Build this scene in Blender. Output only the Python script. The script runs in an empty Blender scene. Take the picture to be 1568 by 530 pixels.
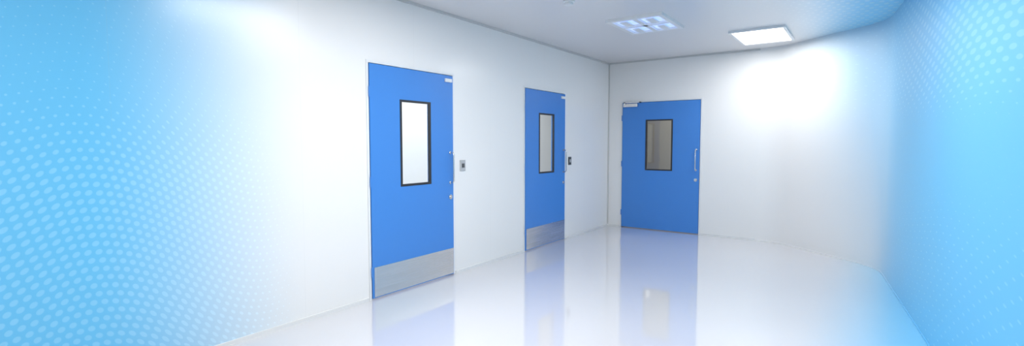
import bpy, bmesh, math
from mathutils import Vector, Matrix
S = bpy.context.scene
S.view_settings.view_transform = 'Standard'
S.view_settings.look = 'None'
H = 2.71
XL = -3.53
YB = 7.80

# ------------------------------------------------------------ node helper
class N:
    def __init__(s, name):
        s.m = bpy.data.materials.new(name); s.m.use_nodes = True
        s.t = s.m.node_tree; s.p = s.t.nodes['Principled BSDF']
    def new(s, k): return s.t.nodes.new(k)
    def put(s, sock, v):
        if isinstance(v, bpy.types.NodeSocket): s.t.links.new(v, sock)
        else: sock.default_value = v
    def math(s, op, a, b=0.0, c=None):
        n = s.new('ShaderNodeMath'); n.operation = op
        s.put(n.inputs[0], a); s.put(n.inputs[1], b)
        if c is not None: s.put(n.inputs[2], c)
        return n.outputs[0]
    def smooth(s, v, a, b, lo=0.0, hi=1.0):
        n = s.new('ShaderNodeMapRange'); n.interpolation_type = 'SMOOTHSTEP'
        s.put(n.inputs['Value'], v)
        n.inputs['From Min'].default_value = a; n.inputs['From Max'].default_value = b
        n.inputs['To Min'].default_value = lo; n.inputs['To Max'].default_value = hi
        return n.outputs['Result']
    def mix(s, f, a, b):
        n = s.new('ShaderNodeMix'); n.data_type = 'RGBA'
        s.put(n.inputs[0], f); s.put(n.inputs[6], a); s.put(n.inputs[7], b)
        return n.outputs[2]
    def pos(s):
        g = s.new('ShaderNodeNewGeometry'); x = s.new('ShaderNodeSeparateXYZ')
        s.t.links.new(g.outputs['Position'], x.inputs[0]); return x.outputs
    def ramp(s, v, a, b, pts):
        n = s.new('ShaderNodeMapRange'); s.put(n.inputs['Value'], v)
        n.inputs['From Min'].default_value = a; n.inputs['From Max'].default_value = b
        r = s.new('ShaderNodeValToRGB'); r.color_ramp.interpolation = 'B_SPLINE'
        s.t.links.new(n.outputs['Result'], r.inputs[0])
        e = r.color_ramp.elements
        while len(e) < len(pts): e.new(0.5)
        for el, (p, c) in zip(e, pts):
            el.position = (p-a)/(b-a); el.color = (c, c, c, 1)
        return r.outputs[0]
    def dots(s, u, v, cu, cv, rad, asp=1.0):
        """staggered dot lattice; rad in cell fraction"""
        vv = s.math('DIVIDE', v, cv); row = s.math('FLOOR', vv)
        st = s.math('MULTIPLY', s.math('MODULO', s.math('ABSOLUTE', row), 2.0), 0.5)
        uu = s.math('ADD', s.math('DIVIDE', u, cu), st)
        fu = s.math('SUBTRACT', s.math('FRACT', s.math('ADD', uu, 100)), .5)
        fv = s.math('MULTIPLY', s.math('SUBTRACT', s.math('FRACT', s.math('ADD', vv, 100)), .5), asp)
        d = s.math('SQRT', s.math('ADD', s.math('MULTIPLY', fu, fu), s.math('MULTIPLY', fv, fv)))
        e = s.math('MULTIPLY', s.math('SUBTRACT', rad, d), 14.0)
        n = s.new('ShaderNodeClamp'); s.put(n.inputs[0], e); return n.outputs[0]

def simple(name, col, rough=.4, metal=0, bump=0, bscale=60, noise=.0):
    n = N(name)
    n.p.inputs['Roughness'].default_value = rough
    n.p.inputs['Metallic'].default_value = metal
    t = n.new('ShaderNodeTexNoise'); t.inputs['Scale'].default_value = bscale
    c2 = tuple(max(0, c*(1-noise)) for c in col[:3])+(1,)
    n.put(n.p.inputs['Base Color'], n.mix(t.outputs['Fac'], tuple(col[:3])+(1,), c2))
    if bump:
        b = n.new('ShaderNodeBump'); b.inputs['Strength'].default_value = bump
        b.inputs['Distance'].default_value = .002
        n.t.links.new(t.outputs['Fac'], b.inputs['Height']); n.t.links.new(b.outputs[0], n.p.inputs['Normal'])
    return n.m

BLUE = (.155, .56, .88, 1)
LBLUE = (.26, .68, .95, 1)
DOT = (.25, .64, .92, 1)
WHITE = (.88, .87, .855, 1)

def mat_left():
    n = N('mural_wall_panel_left'); x, y, z = n.pos()
    n.p.inputs['Roughness'].default_value = .24
    fac = n.smooth(y, .85, 2.3, 1, 0)
    base = n.mix(fac, WHITE, BLUE)
    j = n.math('FRACT', n.math('DIVIDE', n.math('ADD', y, 10.18), 1.18))
    jl = n.math('LESS_THAN', n.math('ABSOLUTE', n.math('SUBTRACT', j, .5)), .0016)
    base = n.mix(n.math('MULTIPLY', jl, .08), base, (.45, .45, .45, 1))
    drop = n.smooth(y, .75, 2.1, 0, .42)
    wave = n.math('MULTIPLY', n.math('SINE', n.math('MULTIPLY', y, 4.5)), .06)
    v = n.math('ADD', n.math('ADD', z, drop), wave)
    u = n.math('ADD', y, n.math('MULTIPLY', n.math('SINE', n.math('MULTIPLY', z, 3.2)), .09))
    rz = n.smooth(z, 1.1, 1.8, .36, .11)
    ry = n.smooth(y, 1.3, 2.5, 1, 0)
    rad = n.math('MULTIPLY', rz, ry)
    d = n.dots(u, v, .050, .048, rad, 1.0)
    dc = n.mix(fac, (.92, .96, .98, 1), DOT)
    n.put(n.p.inputs['Base Color'], n.mix(n.math('MULTIPLY', d, 1.0), base, dc))
    return n.m

def mat_right():
    n = N('mural_wall_panel_right'); x, y, z = n.pos()
    n.p.inputs['Roughness'].default_value = .5
    yy = n.math('SUBTRACT', y, n.math('MULTIPLY', n.math('SUBTRACT', z, 1.3), .22))
    yi = n.math('MULTIPLY', yy, -1.0)
    fac = n.ramp(yi, -7.8, -4.0, [(-7.5, 0), (-7.15, .15), (-6.8, .55), (-6.0, .88), (-4.6, 1)])
    base = n.mix(fac, WHITE, BLUE)
    v = n.math('ADD', z, n.math('MULTIPLY', n.math('SINE', n.math('MULTIPLY', y, 1.3)), .12))
    hi = n.smooth(z, 1.35, 1.95, 0, .36)
    lo = n.smooth(z, .7, 1.3, .16, .05)
    ry = n.smooth(y, 4.0, 7.6, 1, .25)
    rad = n.math('MULTIPLY', n.math('MAXIMUM', hi, lo), ry)
    d = n.dots(y, v, .17, .050, rad, 1.0)
    dc = n.mix(fac, (.92, .95, .97, 1), DOT)
    n.put(n.p.inputs['Base Color'], n.mix(d, base, dc))
    return n.m

def mat_ceiling():
    n = N('ceiling_panel_paint'); x, y, z = n.pos()
    n.p.inputs['Roughness'].default_value = .3
    fac = n.math('MULTIPLY', n.smooth(x, -.85, .05), n.smooth(y, 3.0, 4.5))
    base = n.mix(fac, (.76, .745, .75, 1), LBLUE)
    rad = n.math('MULTIPLY', n.smooth(x, -1.5, .1, .0, .3), n.smooth(y, 3.0, 4.5))
    d = n.dots(x, y, .075, .11, rad)
    n.put(n.p.inputs['Base Color'], n.mix(n.math('MULTIPLY', d, .3), base, (.9, .93, .96, 1)))
    return n.m

def mat_floor():
    n = N('glossy_epoxy_floor'); x, y, z = n.pos()
    t = n.new('ShaderNodeTexNoise'); t.inputs['Scale'].default_value = 1.3
    n.put(n.p.inputs['Roughness'], n.smooth(t.outputs['Fac'], .3, .7, .07, .13))
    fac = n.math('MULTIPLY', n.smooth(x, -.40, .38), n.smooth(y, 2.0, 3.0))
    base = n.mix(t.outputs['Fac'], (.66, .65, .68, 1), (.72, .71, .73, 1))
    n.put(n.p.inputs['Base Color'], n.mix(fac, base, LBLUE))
    n.p.inputs['IOR'].default_value = 1.6
    n.p.inputs['Coat Weight'].default_value = 1
    n.p.inputs['Coat IOR'].default_value = 1.5
    n.p.inputs['Coat Roughness'].default_value = .035
    b = n.new('ShaderNodeBump'); b.inputs['Strength'].default_value = .05; b.inputs['Distance'].default_value = .01
    n.t.links.new(t.outputs['Fac'], b.inputs['Height']); n.t.links.new(b.outputs[0], n.p.inputs['Normal'])
    return n.m

def emis(name, col, st):
    n = N(name); n.p.inputs['Base Color'].default_value = (.9, .9, .9, 1)
    n.p.inputs['Emission Color'].default_value = tuple(col)+(1,)
    n.p.inputs['Emission Strength'].default_value = st
    return n.m

def brushed(name, vertical=False):
    n = N(name); n.p.inputs['Metallic'].default_value = 1
    tc = n.new('ShaderNodeTexCoord'); mp = n.new('ShaderNodeMapping')
    mp.inputs['Scale'].default_value = (.6, .6, 30)
    n.t.links.new(tc.outputs['Object'], mp.inputs[0])
    t = n.new('ShaderNodeTexNoise'); t.inputs['Scale'].default_value = 3
    n.t.links.new(mp.outputs[0], t.inputs['Vector'])
    n.put(n.p.inputs['Base Color'], n.mix(t.outputs['Fac'], (.62, .61, .60, 1), (.74, .73, .72, 1)))
    n.put(n.p.inputs['Roughness'], n.smooth(t.outputs['Fac'], .3, .7, .16, .26))
    return n.m

def glass():
    n = N('vision_glass'); 
    tr = n.new('ShaderNodeBsdfTransparent'); tr.inputs[0].default_value = (.95, .98, .975, 1)
    gl = n.new('ShaderNodeBsdfGlossy'); gl.inputs['Roughness'].default_value = .02
    mx = n.new('ShaderNodeMixShader'); mx.inputs[0].default_value = .10
    n.t.links.new(tr.outputs[0], mx.inputs[1]); n.t.links.new(gl.outputs[0], mx.inputs[2])
    out = [k for k in n.t.nodes if k.type == 'OUTPUT_MATERIAL'][0]
    n.t.links.new(mx.outputs[0], out.inputs[0]); return n.m

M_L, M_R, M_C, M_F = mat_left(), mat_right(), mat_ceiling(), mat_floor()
M_WALL = simple('white_cleanroom_panel', WHITE, .35, noise=.01)
M_TRIM = simple('grey_aluminium_trim', (.62, .62, .61), .35, noise=.05)
M_COVE = simple('white_coving', (.82, .82, .81), .4, noise=.03)
M_DOOR = simple('blue_powder_coat', (.062, .255, .70), .33, bump=.05, bscale=300, noise=.05)
M_FRAME = simple('white_door_frame', (.82, .83, .84), .35, noise=.03)
M_BLACK = simple('black_gasket', (.03, .03, .034), .35, noise=.1)
M_STEEL = brushed('brushed_stainless')
M_GLASS = glass()
M_PLAS = simple('silver_plastic', (.48, .49, .50), .35, noise=.05)
M_DARK = simple('dark_plastic', (.08, .085, .09), .4, noise=.05)
M_WP = simple('white_plastic', (.85, .85, .85), .35, noise=.02)
M_CORR = simple('corridor_paint', (.86, .88, .87), .5, noise=.02)
M_STORE = simple('store_room_paint', (.38, .36, .32), .6, noise=.05)
M_LITE = emis('light_diffuser', (1, 1, 1), 5)
M_ACB = emis('diffuser_blue_glow', (.25, .42, 1), .7)  # emission tints the air diffuser bluish; there is no lamp in it

# ------------------------------------------------------------ mesh helpers
def obj(name, bm, mat, parent=None, smooth=False, bevel=0):
    me = bpy.data.meshes.new(name); bmesh.ops.recalc_face_normals(bm, faces=bm.faces[:])
    bm.to_mesh(me); bm.free()
    o = bpy.data.objects.new(name, me); S.collection.objects.link(o)
    me.materials.append(mat)
    if smooth:
        for p in me.polygons: p.use_smooth = True
    if parent: o.parent = parent
    if bevel:
        b = o.modifiers.new('bev', 'BEVEL'); b.width = bevel; b.segments = 2; b.limit_method = 'ANGLE'
    return o
def abox(bm, x0, x1, y0, y1, z0, z1):
    r = bmesh.ops.create_cube(bm, size=1)
    for v in r['verts']:
        v.co = Vector((x0 if v.co.x < 0 else x1, y0 if v.co.y < 0 else y1, z0 if v.co.z < 0 else z1))
    return r['verts']
def boxes(name, L, mat, parent=None, bevel=0):
    bm = bmesh.new()
    for b in L: abox(bm, *b)
    return obj(name, bm, mat, parent, bevel=bevel)
def cyl(bm, c, r, d, axis='Y', seg=24):
    rot = {'Y': Matrix.Rotation(math.pi/2, 4, 'X'), 'X': Matrix.Rotation(math.pi/2, 4, 'Y'), 'Z': Matrix()}[axis]
    bmesh.ops.create_cone(bm, cap_ends=True, segments=seg, radius1=r, radius2=r, depth=d, matrix=Matrix.Translation(c) @ rot)
def tube(name, pts, r, mat, parent):
    cu = bpy.data.curves.new(name, 'CURVE'); cu.dimensions = '3D'; cu.bevel_depth = r; cu.bevel_resolution = 4; cu.use_fill_caps = True
    sp = cu.splines.new('POLY'); sp.points.add(len(pts)-1)
    for p, q in zip(sp.points, pts): p.co = (*q, 1)
    o = bpy.data.objects.new(name, cu); S.collection.objects.link(o); cu.materials.append(mat)
    o.parent = parent; return o
def empty(name, loc, rz=0):
    e = bpy.data.objects.new(name, None); S.collection.objects.link(e)
    e.location = loc; e.rotation_euler = (0, 0, rz); e.empty_display_size = .2; return e

# ------------------------------------------------------------ shell
D1 = (2.845, 3.925); D2 = (5.275, 6.305); D3 = (-3.28, -2.035); DH = 2.085; DH3 = 2.045
T = .1
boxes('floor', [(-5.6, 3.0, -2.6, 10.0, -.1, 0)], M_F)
boxes('ceiling', [(-5.6, 3.0, -2.6, 10.0, H, H+.1)], M_C)
boxes('wall_left', [(XL-T, XL, -2.5, D1[0], 0, H), (XL-T, XL, D1[0], D1[1], DH, H), (XL-T, XL, D1[1], D2[0], 0, H),
                    (XL-T, XL, D2[0], D2[1], DH, H), (XL-T, XL, D2[1], YB+T, 0, H)], M_L)
boxes('wall_back', [(XL, D3[0], YB, YB+T, 0, H), (D3[0], D3[1], YB, YB+T, DH3, H), (D3[1], -1.25, YB, YB+T, 0, H)], M_WALL)
def fillet(pts, cuts, n=10):
    out = [Vector(pts[0])]
    for i in range(1, len(pts)-1):
        p = Vector(pts[i]); a = Vector(pts[i-1]); b = Vector(pts[i+1]); c = cuts[i-1]
        if c == 0: out.append(p); continue
        s = p+(a-p).normalized()*c; e = p+(b-p).normalized()*c
        for k in range(n+1):
            t = k/n; out.append(s*(1-t)**2+p*2*t*(1-t)+e*t*t)
    out.append(Vector(pts[-1])); return out
PATH = fillet([(-1.25, YB), (-1.0, YB), (.16, 6.82), (.576, 2.6)], [.2, .3])
def strip(name, path, inner, outer, z0, z1, mat, smooth=True):
    bm = bmesh.new(); rows = []
    for i, p in enumerate(path):
        a = path[max(0, i-1)]; b = path[min(len(path)-1, i+1)]
        d = (b-a).normalized(); nrm = Vector((-d.y, d.x))
        r = []
        for off, z in ((inner, z0), (inner, z1), (outer, z1), (outer, z0)):
            q = p+nrm*off; r.append(bm.verts.new((q.x, q.y, z)))
        rows.append(r)
    for A, B in zip(rows, rows[1:]):
        for k in range(4): bm.faces.new((A[k], A[(k+1) % 4], B[(k+1) % 4], B[k]))
    bm.faces.new(rows[0]); bm.faces.new(rows[-1][::-1])
    o = obj(name, bm, mat)
    if smooth:
        for p in o.data.polygons: p.use_smooth = True
        o.data.set_sharp_from_angle(angle=math.radians(35))
    return o
strip('wall_right', PATH, 0, T, 0, H, M_R)
boxes('wall_right_return', [(.576, 2.9, 2.6, 2.7, 0, H)], M_R)
boxes('wall_right_near', [(2.8, 2.9, -2.5, 2.6, 0, H)], M_WALL)
boxes('wall_front', [(XL-T, 2.9, -2.6, -2.5, 0, H)], M_WALL)
# trims
tz = H-.025
boxes('trim_1', [(XL, XL+.02, -2.5, YB, tz, H)], M_TRIM)
boxes('trim_2', [(XL, -1.25, YB-.02, YB, tz, H)], M_TRIM)
boxes('trim_3', [(XL, XL+.018, YB-.018, YB, 0.03, tz)], M_TRIM)
boxes('baseboard_left', [(XL, XL+.012, -2.5, D1[0]-.03, 0, .03), (XL, XL+.012, D1[1]+.03, D2[0]-.03, 0, .03), (XL, XL+.012, D2[1]+.03, YB, 0, .03)], M_COVE)
boxes('baseboard_back', [(XL, D3[0]-.03, YB-.012, YB, 0, .03), (D3[1]+.03, -1.25, YB-.012, YB, 0, .03)], M_COVE)
strip('baseboard_right', PATH, -.006, 0, 0, .015, M_R)
# spaces beyond the doors
boxes('wall_corridor', [(-5.5, -5.4, 1.5, 9.9, 0, H), (-5.4, XL-T, 1.5, 1.6, 0, H), (-5.4, -3.75, 9.8, 9.9, 0, H)], M_CORR)
boxes('wall_store_room', [(-3.75, -3.65, YB+T, 9.9, 0, H), (-3.65, -1.0, 9.8, 9.9, 0, H), (-1.0, -.9, YB+T, 9.9, 0, H)], M_STORE)

# ------------------------------------------------------------ doors
def door(name, loc, rz, w, h, win, kick, handle_z=(.98, 1.29), closer='R'):
    e = empty(name, loc, rz)
    f = -.014; bk = .031; g = .006
    wx0, wx1, wz0, wz1 = win
    x0, x1, z0, z1 = g, w-g, .012, h-g
    boxes('leaf', [(x0, wx0, f, bk, z0, z1), (wx1, x1, f, bk, z0, z1), (wx0, wx1, f, bk, z0, wz0), (wx0, wx1, f, bk, wz1, z1)], M_DOOR, e)
    fw = .022
    boxes('frame', [(-fw, 0, -.008, .1, 0, h+fw), (w, w+fw, -.008, .1, 0, h+fw), (0, w, -.008, .1, h, h+fw)], M_FRAME, e)
    b = .021
    boxes('window_gasket', [(wx0-.002, wx0+b, f-.004, bk-.028, wz0, wz1), (wx1-b, wx1+.002, f-.004, bk-.028, wz0, wz1),
                            (wx0+b, wx1-b, f-.004, bk-.028, wz0, wz0+b), (wx0+b, wx1-b, f-.004, bk-.028, wz1-b, wz1)], M_BLACK, e)
    bm = bmesh.new()
    bm.faces.new([bm.verts.new(q) for q in ((wx0+b, -.006, wz0+b), (wx1-b, -.006, wz0+b), (wx1-b, -.006, wz1-b), (wx0+b, -.006, wz1-b))])
    obj('window_pane', bm, M_GLASS, e)
    if kick:
        boxes('kick_plate', [(x0+.02, x1-.006, f-.004, f, .02, .288)], M_STEEL, e, bevel=.001)
    hx = w-.055; a, c = handle_z; o = f-.05
    pts = [(hx, f, a), (hx, f-.03, a), (hx, o+.008, a+.004), (hx, o, a+.02), (hx, o, c-.02), (hx, o+.008, c-.004), (hx, f-.03, c), (hx, f, c)]
    tube('pull_handle', pts, .008, M_STEEL, e)
    bm = bmesh.new()
    for z in (a, c): cyl(bm, (hx, f-.003, z), .015, .006)
    obj('handle_rose', bm, M_STEEL, e)
    bm = bmesh.new(); cyl(bm, (hx, f-.005, a-.15), .025, .010); cyl(bm, (hx, f-.014, a-.15), .012, .012)
    obj('lock_cylinder', bm, M_STEEL, e, bevel=.001)
    bm = bmesh.new()
    for z in (.25, 1.05, h-.25): cyl(bm, (-.002, f-.004, z), .006, .09, 'Z', 16)
    obj('hinges', bm, M_DOOR, e)
    if closer == 'L':
        boxes('door_closer', [(.03, .27, f-.045, f, h-.075, h-.02)], M_STEEL, e, bevel=.004)
        boxes('closer_arm', [(.05, .33, f-.062, f-.046, h-.012, h+.002), (.05, .07, f-.062, f-.04, h-.05, h+.002), (.31, .33, f-.062, -.008, h-.012, h+.002)], M_STEEL, e)
    else:
        boxes('door_contact', [(w-.13, w-.035, f-.02, f, h-.075, h-.04)], M_WP, e, bevel=.003)
    return e
door('door_1', (XL, D1[0], 0), math.pi/2, D1[1]-D1[0], DH, (.35, .745, .985, 1.79), True)
door('door_2', (XL, D2[0], 0), math.pi/2, D2[1]-D2[0], DH, (.325, .715, .985, 1.785), True)
door('door_3', (D3[0], YB, 0), 0, D3[1]-D3[0], DH3, (.40, .83, .955, 1.76), False, closer='L')

# ------------------------------------------------------------ switches
def switch(name, y, z, mat):
    e = empty(name, (XL, y, z), math.pi/2)
    boxes('back_plate', [(-.042, .042, -.010, 0, -.058, .058)], mat, e, bevel=.003)
    boxes('push_button', [(-.018, .018, -.017, -.010, -.022, .022)], M_DARK if mat is M_PLAS else M_PLAS, e, bevel=.002)
switch('exit_switch', 4.08, 1.15, M_PLAS)
switch('exit_switch.001', 6.46, 1.13, M_DARK)

# ------------------------------------------------------------ ceiling fixtures
def panel(name, x0, x1, y0, y1, power):
    e = empty(name, ((x0+x1)/2, (y0+y1)/2, H))
    w = (x1-x0)/2; d = (y1-y0)/2; b = .03
    boxes('panel_frame', [(-w, -w+b, -d, d, -.025, 0), (w-b, w, -d, d, -.025, 0), (-w+b, w-b, -d, -d+b, -.025, 0), (-w+b, w-b, d-b, d, -.025, 0)], M_WP, e)
    boxes('panel_diffuser', [(-w+b, w-b, -d+b, d-b, -.012, 0)], M_LITE, e)
    L = bpy.data.lights.new(name+'_lamp', 'AREA'); L.shape = 'RECTANGLE'; L.size = 2*(w-b); L.size_y = 2*(d-b); L.energy = power
    L.color = (1, .985, .96)
    o = bpy.data.objects.new('panel_lamp', L); S.collection.objects.link(o); o.parent = e; o.location = (0, 0, -.03)
panel('ceiling_light_panel', -1.38, -.78, 6.4, 7.3, 18)
panel('added_fill_panel.001', -2.2, -1.6, 1.9, 3.1, 36)  # unseen panel added to brighten the near left wall
panel('added_fill_panel.002', -2.2, -1.6, -.9, .3, 23)  # extra fill panel out of frame, added for the near end
panel('added_fill_panel.003', .9, 1.5, -.9, .3, 24)  # put in behind the camera as fill light, never in view
panel('added_fill_panel.004', -1.2, -.6, 3.0, 4.0, 26)  # added above the frame to lift the light on the walls

def ac(name, x0, x1, y0, y1):
    e = empty(name, ((x0+x1)/2, (y0+y1)/2, H)); w = (x1-x0)/2; d = (y1-y0)/2
    L = []
    L += [(-w, -w+.05, -d, d, -.03, 0), (w-.05, w, -d, d, -.03, 0), (-w+.05, w-.05, -d, -d+.05, -.03, 0), (-w+.05, w-.05, d-.05, d, -.03, 0)]
    L += [(-.025, .025, -d+.05, d-.05, -.032, -.006), (-w+.05, w-.05, -.02, .02, -.032, -.006)]
    for sx in (-1, 1):
        cx = sx*(w/2-.01)
        L += [(cx-.04, cx+.04, -d*.75, -.08, -.036, -.024), (cx-.04, cx+.04, .08, d*.75, -.036, -.024)]
    boxes('diffuser_louvres', L, M_WP, e)
    boxes('diffuser_duct', [(-w+.02, w-.02, -d+.02, d-.02, -.006, 0)], M_ACB, e)  # backing sheet glows blue through emission, not a light source
ac('ceiling_air_diffuser', -2.33, -1.72, 5.05, 5.80)
bm = bmesh.new(); cyl(bm, (0, 0, -.008), .055, .016, 'Z', 32); cyl(bm, (0, 0, -.026), .042, .022, 'Z', 32)
o = obj('smoke_detector', bm, M_WP, bevel=.004); o.location = (-2.31, 4.19, H)

def lamp(name, loc, sx, sy, p, col=(1, 1, 1)):
    L = bpy.data.lights.new(name, 'AREA'); L.shape = 'RECTANGLE'; L.size = sx; L.size_y = sy; L.energy = p; L.color = col
    o = bpy.data.objects.new(name, L); S.collection.objects.link(o); o.location = loc
lamp('corridor_ceiling_lamp', (-4.5, 5.2, H-.02), .6, 6, 80)
lamp('store_room_fill_lamp', (-2.4, 8.9, H-.02), .6, .6, 24, (1, .98, .94))  # fill lamp added so the room behind the glass does not go dark

w = bpy.data.worlds.new('world'); S.world = w; w.use_nodes = True
w.node_tree.nodes['Background'].inputs[0].default_value = (.9, .95, 1, 1)

cam = bpy.data.cameras.new('camera'); cam.lens = 767/1568*36; cam.sensor_width = 36; cam.clip_start = .02
co = bpy.data.objects.new('camera', cam); S.collection.objects.link(co)
co.location = (0, 0, 1.39); co.rotation_euler = (math.radians(90-3.43), 0, math.radians(35.2))
S.camera = co
